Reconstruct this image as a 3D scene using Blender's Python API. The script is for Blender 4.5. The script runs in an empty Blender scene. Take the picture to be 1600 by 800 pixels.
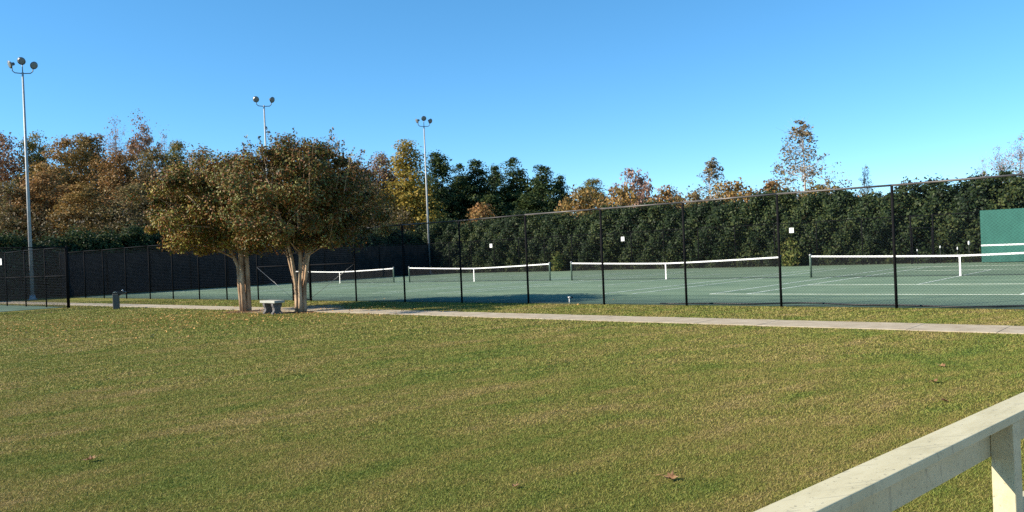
import bpy, bmesh, math, random
import numpy as np
from mathutils import Vector, Matrix, Euler

# ---------------------------------------------------------------- camera, sky, sun, exposure
SC = bpy.context.scene
COL = SC.collection
EYE = 1.78                       # eye height above the lawn, metres
F_PX = 1266.0                    # focal length in pixels of a 1600 px wide picture
ROLL = math.radians(2.4)
PITCH = math.radians(0.2)
cam_d = bpy.data.cameras.new('camera')
cam_d.sensor_width = 36.0
cam_d.lens = 36.0 * F_PX / 1600.0
cam_d.clip_start = 0.1
cam_d.clip_end = 6000
cam = bpy.data.objects.new('camera', cam_d)
COL.objects.link(cam)
CAM_M = Matrix.Rotation(math.pi / 2 - PITCH, 4, 'X') @ Matrix.Rotation(-ROLL, 4, 'Z')
cam.matrix_world = Matrix.Translation((0, 0, EYE)) @ CAM_M
SC.camera = cam

SUN_EL = math.radians(30.5)
SUN_TO = Vector((-0.976 * math.cos(SUN_EL), -0.216 * math.cos(SUN_EL), math.sin(SUN_EL)))
wd = bpy.data.worlds.new('World')
SC.world = wd
wd.use_nodes = True
nt = wd.node_tree
nt.nodes.clear()
sky = nt.nodes.new('ShaderNodeTexSky')
sky.sky_type = 'NISHITA'
sky.sun_disc = False
sky.sun_elevation = SUN_EL
sky.sun_rotation = math.atan2(SUN_TO.x, SUN_TO.y)
sky.altitude = 0
sky.air_density = 0.7
sky.dust_density = 0.0
sky.ozone_density = 6.0
bg = nt.nodes.new('ShaderNodeBackground')
bg.inputs['Strength'].default_value = 0.145
hs = nt.nodes.new('ShaderNodeHueSaturation')
hs.inputs['Hue'].default_value = 0.489
hs.inputs['Saturation'].default_value = 1.18
wo = nt.nodes.new('ShaderNodeOutputWorld')
gm_ = nt.nodes.new('ShaderNodeGamma')
gm_.inputs['Gamma'].default_value = 0.85
nt.links.new(sky.outputs[0], gm_.inputs['Color'])
nt.links.new(gm_.outputs[0], hs.inputs['Color'])
nt.links.new(hs.outputs[0], bg.inputs[0])
nt.links.new(bg.outputs[0], wo.inputs[0])
sl = bpy.data.lights.new('sun', 'SUN')
sl.energy = 5.0
sl.angle = math.radians(0.53)
sl.color = (1.0, 0.90, 0.75)
so = bpy.data.objects.new('sun', sl)
COL.objects.link(so)
so.rotation_euler = (-SUN_TO).to_track_quat('-Z', 'Y').to_euler()
so.location = (-30, -10, 30)
SC.view_settings.view_transform = 'Standard'
SC.view_settings.look = 'None'
SC.view_settings.exposure = 1.0
SC.view_settings.gamma = 1.0
SC.render.engine = 'CYCLES'
SC.cycles.max_bounces = 6
SC.cycles.use_denoising = False
SC.cycles.transparent_max_bounces = 16

# ---------------------------------------------------------------- coordinates
SN, CS = 0.7515, 0.6598          # direction of the court fences seen from the eye


def W(u, v, z=0.0):
    """u runs along the long fence (away to the west), v across the courts."""
    return Vector((-SN * u + CS * v, CS * u + SN * v, z))


def UV(p):
    return (-SN * p[0] + CS * p[1], CS * p[0] + SN * p[1])


FENCE_ROT = math.atan2(-CS, SN)  # local x = -u, local y = v


def ray(px, py):
    d = Vector(((px - 800) / F_PX, -(py - 400) / F_PX, -1.0))
    return (CAM_M.to_3x3() @ d)


def at_z(px, py, z=0.0):
    d = ray(px, py)
    t = (z - EYE) / d.z
    return Vector((0, 0, EYE)) + d * t


def horizon(px):
    return 395.6 - 0.0419 * (px - 800)


def at_d(px, depth, z=0.0):
    """ground point seen in picture column px at the given distance into the scene"""
    x = 0.0
    for _ in range(4):
        py = horizon(px) + (EYE - z) / depth * F_PX
        d = ray(px, py)
        x = d.x / d.y * depth
    return Vector((x, depth, z))


def top_z(px, py, depth):
    return EYE + (horizon(px) - py) / F_PX * depth


def on_v(px, v):
    """u of the ground point in column px lying on the line v"""
    lo = 40.0
    for _ in range(12):
        p = at_d(px, lo)
        t = v / (SN + CS * p.x / p.y)
        lo = t
    p = at_d(px, lo)
    return UV(p)[0]


# ---------------------------------------------------------------- mesh helpers
class MB:
    def __init__(s):
        s.v = []
        s.f = []

    def box(s, c, d, rz=0.0):
        cx, cy, cz = c
        hx, hy, hz = d[0] / 2, d[1] / 2, d[2] / 2
        b = len(s.v)
        ca, sa = math.cos(rz), math.sin(rz)
        for z in (-hz, hz):
            for x, y in ((-hx, -hy), (hx, -hy), (hx, hy), (-hx, hy)):
                s.v.append((cx + x * ca - y * sa, cy + x * sa + y * ca, cz + z))
        for f in ((3, 2, 1, 0), (4, 5, 6, 7), (0, 1, 5, 4), (1, 2, 6, 5), (2, 3, 7, 6), (3, 0, 4, 7)):
            s.f.append(tuple(b + i for i in f))
        return s

    def tube(s, pts, radii, n=8, cap=True):
        pts = [Vector(p) for p in pts]
        if not isinstance(radii, (list, tuple)):
            radii = [radii] * len(pts)
        b = len(s.v)
        prev = None
        for i, p in enumerate(pts):
            if i == 0:
                t = pts[1] - pts[0]
            elif i == len(pts) - 1:
                t = pts[-1] - pts[-2]
            else:
                t = pts[i + 1] - pts[i - 1]
            t.normalize()
            if prev is None:
                a = Vector((1, 0, 0)) if abs(t.x) < 0.8 else Vector((0, 1, 0))
                x = t.cross(a).normalized()
            else:
                x = (prev - t * prev.dot(t))
                if x.length < 1e-6:
                    x = t.orthogonal()
                x.normalize()
            prev = x
            y = t.cross(x)
            for k in range(n):
                a = 2 * math.pi * k / n
                s.v.append(tuple(p + (x * math.cos(a) + y * math.sin(a)) * radii[i]))
        for i in range(len(pts) - 1):
            for k in range(n):
                k2 = (k + 1) % n
                s.f.append((b + i * n + k, b + i * n + k2, b + (i + 1) * n + k2, b + (i + 1) * n + k))
        if cap:
            s.f.append(tuple(b + k for k in range(n))[::-1])
            e = b + (len(pts) - 1) * n
            s.f.append(tuple(e + k for k in range(n)))
        return s

    def lathe(s, prof, n=16, M=None):
        b = len(s.v)
        for (r, z) in prof:
            for k in range(n):
                a = 2 * math.pi * k / n
                p = Vector((r * math.cos(a), r * math.sin(a), z))
                s.v.append(tuple(M @ p) if M is not None else tuple(p))
        for i in range(len(prof) - 1):
            for k in range(n):
                k2 = (k + 1) % n
                s.f.append((b + i * n + k, b + i * n + k2, b + (i + 1) * n + k2, b + (i + 1) * n + k))
        s.f.append(tuple(b + k for k in range(n))[::-1])
        e = b + (len(prof) - 1) * n
        s.f.append(tuple(e + k for k in range(n)))
        return s

    def prism(s, outline, y0, y1):
        """outline in (x, z), extruded along y"""
        b = len(s.v)
        n = len(outline)
        for y in (y0, y1):
            for x, z in outline:
                s.v.append((x, y, z))
        s.f.append(tuple(range(b, b + n)))
        s.f.append(tuple(range(b + n, b + 2 * n))[::-1])
        for i in range(n):
            j = (i + 1) % n
            s.f.append((b + j, b + i, b + n + i, b + n + j))
        return s

    def mesh(s, name, mat, smooth=False):
        m = bpy.data.meshes.new(name)
        m.from_pydata(s.v, [], s.f)
        m.update()
        if mat:
            m.materials.append(mat)
        if smooth:
            m.polygons.foreach_set('use_smooth', [True] * len(m.polygons))
        return m


def np_mesh(name, verts, k, mat, smooth=False):
    """verts: (n*k, 3) array, every k consecutive vertices form one face"""
    m = bpy.data.meshes.new(name)
    nv = len(verts)
    nf = nv // k
    m.vertices.add(nv)
    m.vertices.foreach_set('co', np.ascontiguousarray(verts, dtype=np.float32).ravel())
    m.loops.add(nv)
    m.loops.foreach_set('vertex_index', np.arange(nv, dtype=np.int32))
    m.polygons.add(nf)
    m.polygons.foreach_set('loop_start', np.arange(0, nv, k, dtype=np.int32))
    m.update(calc_edges=True)
    if mat:
        m.materials.append(mat)
    return m


def grid_mesh(name, P, mat, smooth=True):
    """P: (rows, cols, 3)"""
    r, c = P.shape[:2]
    m = bpy.data.meshes.new(name)
    idx = np.arange(r * c).reshape(r, c)
    f = np.stack([idx[:-1, :-1], idx[:-1, 1:], idx[1:, 1:], idx[1:, :-1]], -1).reshape(-1, 4)
    m.from_pydata([tuple(p) for p in P.reshape(-1, 3)], [], [tuple(int(i) for i in q) for q in f])
    m.update()
    m.materials.append(mat)
    if smooth:
        m.polygons.foreach_set('use_smooth', [True] * len(m.polygons))
    return m


def link(name, mesh, parent=None, loc=(0, 0, 0), rot=(0, 0, 0), scale=(1, 1, 1), **props):
    o = bpy.data.objects.new(name, mesh)
    COL.objects.link(o)
    o.parent = parent
    o.location = loc
    o.rotation_euler = rot
    o.scale = scale
    for k, v in props.items():
        o[k] = v
    return o


def thing(name, label, cat, loc=(0, 0, 0), rz=0.0, group=None):
    o = bpy.data.objects.new(name, None)
    COL.objects.link(o)
    o.empty_display_size = 0.2
    o.location = loc
    o.rotation_euler = (0, 0, rz)
    o['label'] = label
    o['category'] = cat
    if group:
        o['group'] = group
    return o


def dup(root, loc, rz, label, group=None, scale=None):
    r = root.copy()
    COL.objects.link(r)
    r.location = loc
    r.rotation_euler = (0, 0, rz)
    r['label'] = label
    if scale:
        r.scale = scale
    if group:
        r['group'] = group
    for ch in list(root.children):
        c = ch.copy()
        COL.objects.link(c)
        c.parent = r
        for g in list(ch.children):
            d = g.copy()
            COL.objects.link(d)
            d.parent = c
    return r


def bevel(mesh, w, seg=2):
    bm = bmesh.new()
    bm.from_mesh(mesh)
    bmesh.ops.bevel(bm, geom=list(bm.edges), offset=w, segments=seg, affect='EDGES', profile=0.5)
    bm.to_mesh(mesh)
    bm.free()
    return mesh


# ---------------------------------------------------------------- materials
class NT:
    def __init__(s, name):
        s.m = bpy.data.materials.new(name)
        s.m.use_nodes = True
        s.t = s.m.node_tree
        s.t.nodes.clear()

    def n(s, typ, **kw):
        nd = s.t.nodes.new(typ)
        for k, v in kw.items():
            if k.startswith('i_'):
                key = k[2:]
                key = int(key) if key.isdigit() else key
                s.set(nd, key, v)
            else:
                setattr(nd, k, v)
        return nd

    def set(s, nd, key, v):
        if hasattr(v, 'is_output'):
            s.t.links.new(v, nd.inputs[key])
        else:
            nd.inputs[key].default_value = v

    def noise(s, vec, scale, detail=3, rough=0.55, dist=0.0):
        nd = s.n('ShaderNodeTexNoise')
        nd.inputs['Scale'].default_value = scale
        nd.inputs['Detail'].default_value = detail
        nd.inputs['Roughness'].default_value = rough
        nd.inputs['Distortion'].default_value = dist
        s.t.links.new(vec, nd.inputs['Vector'])
        return nd.outputs['Fac']

    def ramp(s, fac, stops, interp='LINEAR'):
        nd = s.n('ShaderNodeValToRGB')
        cr = nd.color_ramp
        cr.interpolation = interp
        while len(cr.elements) < len(stops):
            cr.elements.new(0.5)
        for e, (p, c) in zip(cr.elements, stops):
            e.position = p
            e.color = (*c, 1) if len(c) == 3 else c
        s.t.links.new(fac, nd.inputs[0])
        return nd.outputs[0]

    def mix(s, fac, a, b, blend='MIX'):
        nd = s.n('ShaderNodeMix', data_type='RGBA', blend_type=blend)
        s.set(nd, 0, fac)
        for key, v in ((6, a), (7, b)):
            if isinstance(v, tuple):
                v = (*v, 1) if len(v) == 3 else v
            s.set(nd, key, v)
        return nd.outputs[2]

    def math(s, op, a, b=0.0, clamp=False):
        nd = s.n('ShaderNodeMath', operation=op, use_clamp=clamp)
        s.set(nd, 0, a)
        s.set(nd, 1, b)
        return nd.outputs[0]

    def mapping(s, vec, scale=(1, 1, 1), rot=(0, 0, 0)):
        nd = s.n('ShaderNodeMapping')
        nd.inputs['Scale'].default_value = scale
        nd.inputs['Rotation'].default_value = rot
        s.t.links.new(vec, nd.inputs['Vector'])
        return nd.outputs[0]

    def rotscale(s, vec, rz, scale):
        return s.mapping(s.mapping(vec, (1, 1, 1), (0, 0, rz)), scale)

    def out(s, color, rough=0.7, metal=0.0, spec=0.4, bump=None, bump_str=0.3, bump_dist=0.01, transl=0.0):
        p = s.n('ShaderNodeBsdfPrincipled')
        if isinstance(color, tuple):
            color = (*color, 1) if len(color) == 3 else color
        s.set(p, 'Base Color', color)
        s.set(p, 'Roughness', rough)
        p.inputs['Metallic'].default_value = metal
        p.inputs['Specular IOR Level'].default_value = spec
        if bump is not None:
            b = s.n('ShaderNodeBump')
            b.inputs['Strength'].default_value = bump_str
            b.inputs['Distance'].default_value = bump_dist
            s.t.links.new(bump, b.inputs['Height'])
            s.t.links.new(b.outputs[0], p.inputs['Normal'])
        sh = p.outputs[0]
        if transl > 0:
            tr = s.n('ShaderNodeBsdfTranslucent')
            s.set(tr, 'Color', color)
            mx = s.n('ShaderNodeMixShader')
            mx.inputs[0].default_value = transl
            s.t.links.new(sh, mx.inputs[1])
            s.t.links.new(tr.outputs[0], mx.inputs[2])
            sh = mx.outputs[0]
        o = s.n('ShaderNodeOutputMaterial')
        s.t.links.new(sh, o.inputs[0])
        return s.m

    def pos(s):
        return s.n('ShaderNodeNewGeometry').outputs['Position']

    def obj(s):
        return s.n('ShaderNodeTexCoord').outputs['Object']

    def island(s):
        return s.n('ShaderNodeNewGeometry').outputs['Random Per Island']


def plain(name, col, rough=0.6, metal=0.0, spec=0.4, var=0.25, scale=6.0, bump=0.15):
    """painted or metal surface with slight grime"""
    t = NT(name)
    p = t.obj()
    n = t.noise(p, scale, 5, 0.6)
    dark = tuple(c * (1 - var) for c in col)
    lite = tuple(min(1, c * (1 + var)) for c in col)
    c = t.ramp(n, [(0.3, dark), (0.7, lite)])
    return t.out(c, rough, metal, spec, bump=t.noise(p, scale * 9, 3), bump_str=bump, bump_dist=0.003)


def leaf_mat(name, palette, transl=0.3, clump=0.35, rough=0.55, spec=0.18):
    """palette: list of colours; leaf picks one at random, large noise shifts the pick"""
    t = NT(name)
    r = t.island()
    n = t.noise(t.pos(), clump, 2, 0.5)
    n2 = t.math('MULTIPLY', t.math('SUBTRACT', n, 0.5), 2.2)
    f = t.math('ADD', t.math('ADD', t.math('MULTIPLY', r, 0.75), 0.125), t.math('MULTIPLY', n2, 0.80 if 'crape' in name else 0.55), True)
    gain = 1.5 if name in ('leaf_hedge', 'leaf_pine', 'leaf_thicket') else 1.8 if 'crape' in name else 2.25
    if name in ('leaf_golden', 'leaf_rust', 'leaf_brown', 'leaf_russet', 'leaf_olive'):
        palette = [tuple(q * 0.92 + 0.08 * (sum(c) / 3) for q in c) for c in palette]
    palette = [tuple(min(0.6, q * gain) for q in col) for col in palette]
    k = len(palette)
    c = t.ramp(f, [((i + 0.5) / k, col) for i, col in enumerate(palette)])
    return t.out(c, rough, 0, spec, transl=transl)


def bark_mat(name, a, b, scale=9.0):
    t = NT(name)
    v = t.mapping(t.obj(), (1, 1, 0.25))
    n = t.noise(v, scale, 5, 0.65)
    return t.out(t.ramp(n, [(0.35, a), (0.68, b)]), 0.85, 0, 0.2, bump=n, bump_str=0.6, bump_dist=0.02)


def lawn_colour(t, blade=False):
    P = t.pos()
    streak = t.rotscale(P, math.radians(-36), (0.20, 0.62, 1))
    big = t.noise(streak, 1.0, 4, 0.55)
    mid = t.noise(t.rotscale(P, math.radians(-36), (0.9, 2.1, 1)), 1.0, 4, 0.62)
    fine = t.noise(P, 17.0, 4, 0.7)
    big = t.math('MULTIPLY', t.math('SUBTRACT', big, 0.16), 1.45)
    mid = t.math('MULTIPLY', t.math('SUBTRACT', mid, 0.20), 1.65)
    f = t.math('ADD', t.math('MULTIPLY', big, 0.48), t.math('MULTIPLY', mid, 0.5))
    f = t.math('ADD', f, t.math('MULTIPLY', fine, 0.34 if not blade else 0.14))
    if blade:
        f = t.math('ADD', f, t.math('MULTIPLY', t.island(), 0.27))
        f = t.math('SUBTRACT', f, 0.155)
    else:
        f = t.math('SUBTRACT', f, 0.10)
    return f, P


LAWN_STOPS = [(0.20, (0.108, 0.166, 0.030)), (0.38, (0.172, 0.210, 0.042)), (0.54, (0.238, 0.228, 0.056)),
              (0.70, (0.315, 0.250, 0.088)), (0.90, (0.410, 0.310, 0.148))]
LAWN_STOPS = [(p, tuple(q * k for q, k in zip(c, (0.93, 0.93, 0.90)))) for p, c in LAWN_STOPS]
THATCH = [(p, tuple(q * 0.80 for q in c)) for p, c in LAWN_STOPS]
t = NT('lawn')
f, P = lawn_colour(t)
M_LAWN = t.out(t.ramp(f, THATCH), 0.95, 0, 0.1, bump=t.noise(P, 60, 4, 0.7), bump_str=1.0, bump_dist=0.05)
t = NT('grass_blade')
f, P = lawn_colour(t, True)
M_BLADE = t.out(t.ramp(f, LAWN_STOPS), 0.7, 0, 0.2, transl=0.22)

t = NT('green_clay')
P = t.obj()
n1 = t.noise(t.mapping(P, (0.10, 0.9, 1)), 1.0, 4, 0.6)
n2 = t.noise(P, 0.35, 4, 0.6)
n3 = t.noise(P, 30, 3, 0.7)
f = t.math('ADD', t.math('MULTIPLY', n1, 0.5), t.math('ADD', t.math('MULTIPLY', n2, 0.35), t.math('MULTIPLY', n3, 0.15)))
c = t.ramp(f, [(0.34, (0.094, 0.150, 0.098)), (0.5, (0.142, 0.206, 0.136)), (0.66, (0.188, 0.256, 0.166))])
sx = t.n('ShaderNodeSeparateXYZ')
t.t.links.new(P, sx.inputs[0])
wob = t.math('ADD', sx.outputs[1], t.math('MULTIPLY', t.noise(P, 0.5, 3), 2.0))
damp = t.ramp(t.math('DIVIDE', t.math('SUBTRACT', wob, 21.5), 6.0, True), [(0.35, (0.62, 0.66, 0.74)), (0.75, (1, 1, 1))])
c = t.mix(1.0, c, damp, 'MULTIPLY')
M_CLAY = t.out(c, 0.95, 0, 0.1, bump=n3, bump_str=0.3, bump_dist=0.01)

t = NT('concrete')
P = t.pos()
n = t.noise(P, 2.2, 5, 0.65)
c = t.ramp(n, [(0.3, (0.29, 0.235, 0.160)), (0.55, (0.38, 0.318, 0.228)), (0.75, (0.45, 0.39, 0.29))])
M_CONC = t.out(c, 0.9, 0, 0.2, bump=t.noise(P, 40, 4), bump_str=0.4, bump_dist=0.01)
M_JOINT = plain('joint_soil', (0.17, 0.14, 0.10), 0.95)
M_BENCH = plain('cast_stone', (0.33, 0.335, 0.30), 0.85, 0, 0.2, 0.18, 9, 0.5)
M_BLEG = plain('shade_toned_cast_stone', (0.115, 0.11, 0.11), 0.9, 0, 0.2, 0.3, 9, 0.5)  # deep shade on the legs worked into a darker stone colour
M_PEDESTAL = plain('pebbled_concrete', (0.11, 0.105, 0.095), 0.9, 0, 0.2, 0.3, 40, 0.9)
M_BLACK = plain('black_vinyl_steel', (0.008, 0.008, 0.009), 0.8, 0, 0.06, 0.3)
M_RAILTOP = plain('sunlit_worn_rail', (0.105, 0.095, 0.088), 0.5, 0.3, 0.4, 0.45, 1.5)  # worn vinyl, with its sunlit brightness put into the colour
M_RAILMID = plain('dimmer_worn_rail', (0.045, 0.042, 0.040), 0.6, 0.2, 0.3, 0.45, 1.5)  # same worn rail in a dimmer tone, less sun in the colour
M_WIRE = plain('black_vinyl_wire', (0.016, 0.017, 0.018), 0.55, 0, 0.3, 0.2)
M_GALV = plain('galvanised_steel', (0.33, 0.34, 0.345), 0.6, 0.3, 0.4, 0.15, 3)
M_LAMP = plain('lamp_housing', (0.13, 0.135, 0.14), 0.4, 0.6, 0.5, 0.2, 8)
M_GLASS = plain('lamp_glass', (0.17, 0.18, 0.19), 0.2, 0.0, 0.6, 0.2, 8, 0.02)
M_WHITE = plain('white_vinyl', (0.78, 0.78, 0.76), 0.6, 0, 0.3, 0.06, 5)
M_LINE = plain('white_tape', (0.62, 0.66, 0.58), 0.85, 0, 0.2, 0.35, 1.3)
M_NET = plain('net_twine', (0.02, 0.02, 0.02), 0.8)
M_NETGREEN = plain('green_paint', (0.075, 0.115, 0.085), 0.45, 0, 0.4, 0.25)
M_HOSE = plain('black_hose', (0.012, 0.013, 0.014), 0.5)
M_DIGIT = plain('sign_ink', (0.05, 0.05, 0.055), 0.6)
M_BASIN = plain('dark_bronze', (0.03, 0.03, 0.03), 0.3, 0.6, 0.5)
M_CHROME = plain('chrome', (0.75, 0.76, 0.77), 0.18, 1.0, 0.5, 0.08)

t = NT('windscreen_fabric')
P = t.obj()
n = t.noise(t.mapping(P, (1.2, 1, 0.5)), 2.5, 4, 0.6)
M_SCREEN = t.out(t.ramp(n, [(0.3, (0.006, 0.007, 0.009)), (0.7, (0.017, 0.019, 0.021))]), 0.85, 0, 0.15,
                 bump=n, bump_str=0.6, bump_dist=0.06, transl=0.12)
t = NT('backboard_paint')
P = t.obj()
n = t.noise(t.mapping(P, (1, 1, 0.4)), 1.6, 5, 0.6)
M_BOARD = t.out(t.ramp(n, [(0.3, (0.016, 0.090, 0.070)), (0.7, (0.026, 0.125, 0.098))]), 0.6, 0, 0.3,
                bump=t.noise(P, 25, 3), bump_str=0.2, bump_dist=0.004)

t = NT('cream_paint')
P = t.obj()
g = t.noise(t.mapping(P, (1.2, 26, 26)), 1.0, 4, 0.65)
blot = t.noise(t.mapping(P, (1.6, 5, 5)), 1.5, 5, 0.7)
c = t.ramp(blot, [(0.28, (0.42, 0.37, 0.22)), (0.5, (0.51, 0.455, 0.285)), (0.72, (0.55, 0.50, 0.33))])
sc1 = t.noise(t.rotscale(P, 0.5, (3.0, 60, 10)), 1.0, 3, 0.5, 0.6)
scr = t.ramp(sc1, [(0.61, (0, 0, 0)), (0.67, (1, 1, 1))])
c = t.mix(t.math('MULTIPLY', scr, 0.42), c, (0.24, 0.22, 0.16))
spk = t.noise(P, 60, 2, 0.5)
spm = t.ramp(spk, [(0.66, (0, 0, 0)), (0.70, (1, 1, 1))])
c = t.mix(t.math('MULTIPLY', spm, 0.5), c, (0.10, 0.09, 0.07))
M_CREAM = t.out(c, 0.6, 0, 0.3, bump=g, bump_str=0.25, bump_dist=0.004)

t = NT('mulch')
P = t.pos()
n = t.noise(P, 9, 5, 0.75)
M_MULCH = t.out(t.ramp(n, [(0.3, (0.045, 0.028, 0.018)), (0.5, (0.12, 0.070, 0.040)), (0.7, (0.20, 0.125, 0.075))]), 1, 0, 0.1,
                bump=n, bump_str=1.0, bump_dist=0.06)
t = NT('bare_soil')
P = t.pos()
n = t.noise(P, 3, 5, 0.7)
M_SOIL = t.out(t.ramp(n, [(0.3, (0.17, 0.13, 0.085)), (0.7, (0.34, 0.27, 0.19))]), 1, 0, 0.1, bump=n, bump_str=0.8, bump_dist=0.05)
M_LITTER = leaf_mat('leaf_litter', [(0.14, 0.075, 0.028), (0.20, 0.11, 0.035), (0.25, 0.14, 0.05), (0.17, 0.10, 0.04)], 0.1, 0.5, 0.7)
t = NT('dry_leaf')
P = t.obj()
n = t.noise(P, 14, 4, 0.6)
M_DRY = t.out(t.ramp(n, [(0.3, (0.11, 0.050, 0.022)), (0.55, (0.27, 0.150, 0.070)), (0.75, (0.45, 0.30, 0.18))]), 0.65, 0, 0.3,
              bump=t.noise(P, 40, 3), bump_str=0.5, bump_dist=0.004, transl=0.15)

PAL = {
    'crape': [(0.016, 0.027, 0.005), (0.044, 0.062, 0.010), (0.118, 0.044, 0.011), (0.034, 0.050, 0.008), (0.092, 0.026, 0.009), (0.140, 0.070, 0.013), (0.098, 0.112, 0.018), (0.20, 0.165, 0.04)],
    'crapegreen': [(0.013, 0.021, 0.006), (0.028, 0.042, 0.010), (0.100, 0.036, 0.010), (0.032, 0.050, 0.009), (0.082, 0.026, 0.010), (0.105, 0.055, 0.012), (0.062, 0.075, 0.018), (0.14, 0.13, 0.045)],
    'golden': [(0.060, 0.048, 0.014), (0.125, 0.082, 0.020), (0.150, 0.085, 0.021), (0.095, 0.066, 0.018), (0.145, 0.070, 0.021)],
    'yellow': [(0.060, 0.060, 0.014), (0.135, 0.102, 0.018), (0.175, 0.112, 0.019), (0.100, 0.085, 0.018)],
    'rust': [(0.070, 0.040, 0.015), (0.150, 0.080, 0.023), (0.125, 0.062, 0.021), (0.110, 0.078, 0.022)],
    'russet': [(0.095, 0.048, 0.026), (0.140, 0.066, 0.034), (0.105, 0.068, 0.032), (0.140, 0.082, 0.050)],
    'olive': [(0.038, 0.045, 0.012), (0.075, 0.075, 0.016), (0.105, 0.085, 0.020), (0.125, 0.075, 0.020)],
    'brown': [(0.050, 0.036, 0.017), (0.095, 0.060, 0.025), (0.070, 0.066, 0.020), (0.115, 0.080, 0.028), (0.060, 0.058, 0.020)],
    'pine': [(0.012, 0.022, 0.009), (0.022, 0.038, 0.013), (0.036, 0.055, 0.018), (0.055, 0.070, 0.020)],
    'hedge': [(0.007, 0.014, 0.006), (0.014, 0.026, 0.010), (0.026, 0.042, 0.014), (0.055, 0.066, 0.020)],
    'pinkgrey': [(0.120, 0.080, 0.070), (0.170, 0.110, 0.085), (0.150, 0.085, 0.050)],
    'syca': [(0.055, 0.050, 0.022), (0.095, 0.075, 0.036), (0.125, 0.088, 0.045), (0.075, 0.060, 0.035)],
    'thicket': [(0.022, 0.018, 0.010), (0.045, 0.034, 0.016), (0.060, 0.050, 0.018), (0.075, 0.048, 0.022)],
    'shrub': [(0.040, 0.055, 0.015), (0.075, 0.090, 0.022), (0.110, 0.095, 0.030)],
}
ML = {k: leaf_mat('leaf_' + k, v, clump=(1.5 if 'crape' in k else 0.35), transl=(0.15 if 'crape' in k else 0.28)) for k, v in PAL.items()}
MB_BROWN = bark_mat('bark_brown', (0.045, 0.035, 0.028), (0.12, 0.095, 0.075))
MB_GREY = bark_mat('bark_grey', (0.12, 0.10, 0.085), (0.26, 0.225, 0.19))
MB_PALE = bark_mat('bark_pale', (0.26, 0.22, 0.19), (0.50, 0.45, 0.40))
MB_CRAPE = bark_mat('bark_crape', (0.19, 0.105, 0.055), (0.56, 0.41, 0.27), 6.0)
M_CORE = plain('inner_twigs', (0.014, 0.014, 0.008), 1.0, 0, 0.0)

# ---------------------------------------------------------------- ground
RNG = np.random.default_rng(11)
xs = np.concatenate([[-3000, -1200, -500, -250], np.arange(-160, 161, 8.0), [250, 500, 1200, 3000]])
ys = np.concatenate([[-600, -200, -60], np.arange(-24, 201, 8.0), [300, 600, 1500, 4000]])
G = np.zeros((len(ys), len(xs), 3))
G[..., 0] = xs[None, :]
G[..., 1] = ys[:, None]
link('lawn', grid_mesh('lawn', G, M_LAWN), kind='structure')


def sheet(name, u0, u1, v0, v1, z, mat, **kw):
    """flat sheet in court coordinates; local x = -u, y = v"""
    P = np.zeros((2, 2, 3))
    P[0, 0] = (-u1, v0, 0)
    P[0, 1] = (-u0, v0, 0)
    P[1, 0] = (-u1, v1, 0)
    P[1, 1] = (-u0, v1, 0)
    return link(name, grid_mesh(name, P, mat, False), loc=(0, 0, z), rot=(0, 0, FENCE_ROT), kind='structure', **kw)


V_NEAR, V_NET, V_FAR = 21.45, 38.5, 55.9
U_W = 60.3
court = sheet('tennis_court_surface', -4.0, U_W - 0.1, V_NEAR + 0.25, V_FAR + 1.2, 0.008, M_CLAY)
side_court = sheet('practice_court_surface', 43.9, 70.0, -12.0, 15.9, 0.008, M_CLAY)

# the concrete path beside the fence, one object per slab
path = sheet('path', -6.0, 60.0, 16.62, 17.78, 0.004, M_JOINT)
slab_mb = MB().box((0, 0, 0), (1.495, 1.27, 0.02))
slab_m = bevel(slab_mb.mesh('slab', M_CONC), 0.004, 1)
for i in range(44):
    u = -5.2 + 1.5 * i
    link('slab', slab_m, path, loc=(-u, 16.98 + 0.34 * min(1.0, max(0.0, (u - 4) / 16)) + 0.03 * math.sin(u * 0.35), 0.008 + 0.002 * math.sin(i * 2.1)),
         rot=(0, 0, 0.006 * math.sin(i * 1.7)))

# court lines as thin tapes
NETS = [51.7, 37.2, 22.75, 8.45]       # centre of every net along u
line_z = 0.004


M_WORN = plain('worn_white_tape', (0.22, 0.285, 0.21), 0.9, 0, 0.2, 0.35, 1.3)


def court_line(u, v, du, dv, k):
    return link('court_line', MB().box((0, 0, 0), (du, dv, 0.006)).mesh('court_line', M_WORN if du > 1 and nu > 10 else M_LINE), court,
                loc=(-u, v, line_z + k), kind='structure')


for nu in NETS:
    for s in (-1, 1):
        court_line(nu + s * 5.485, V_NET, 0.075, 23.77, 0)
        court_line(nu + s * 4.115, V_NET, 0.075, 23.77, 0)
        court_line(nu, V_NET + s * 11.885, 11.03, 0.055, 0.001)
        court_line(nu, V_NET + s * 6.40, 8.17, 0.06, 0.002)
    court_line(nu, V_NET, 0.06, 12.74, 0.003)

# ---------------------------------------------------------------- chain-link fences
FH = 3.08


def chain_mesh(name, w=3.05, h=3.0, pitch=0.082, r=0.0034):
    vs = []
    nseg = int(h / (pitch / 2))
    ncol = int(round(w / pitch))
    tri = [(math.cos(a) * r, math.sin(a) * r) for a in (0.5, 2.6, 4.7)]
    z = np.arange(nseg + 1) * (h / nseg) + 0.04
    sgn = np.where(np.arange(nseg + 1) % 2 == 0, -1.0, 1.0)
    faces = []
    for c in range(ncol):
        x = (c + 0.5) * w / ncol + sgn * (pitch / 2 + 0.001)
        y = sgn * 0.0025
        ring = [np.stack([x + a, y + b, z], -1) for a, b in tri]
        for k in range(3):
            A, B = ring[k], ring[(k + 1) % 3]
            q = np.stack([A[:-1], B[:-1], B[1:], A[1:]], 1).reshape(-1, 3)
            faces.append(q)
    return np_mesh(name, np.concatenate(faces), 4, M_WIRE)


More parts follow.
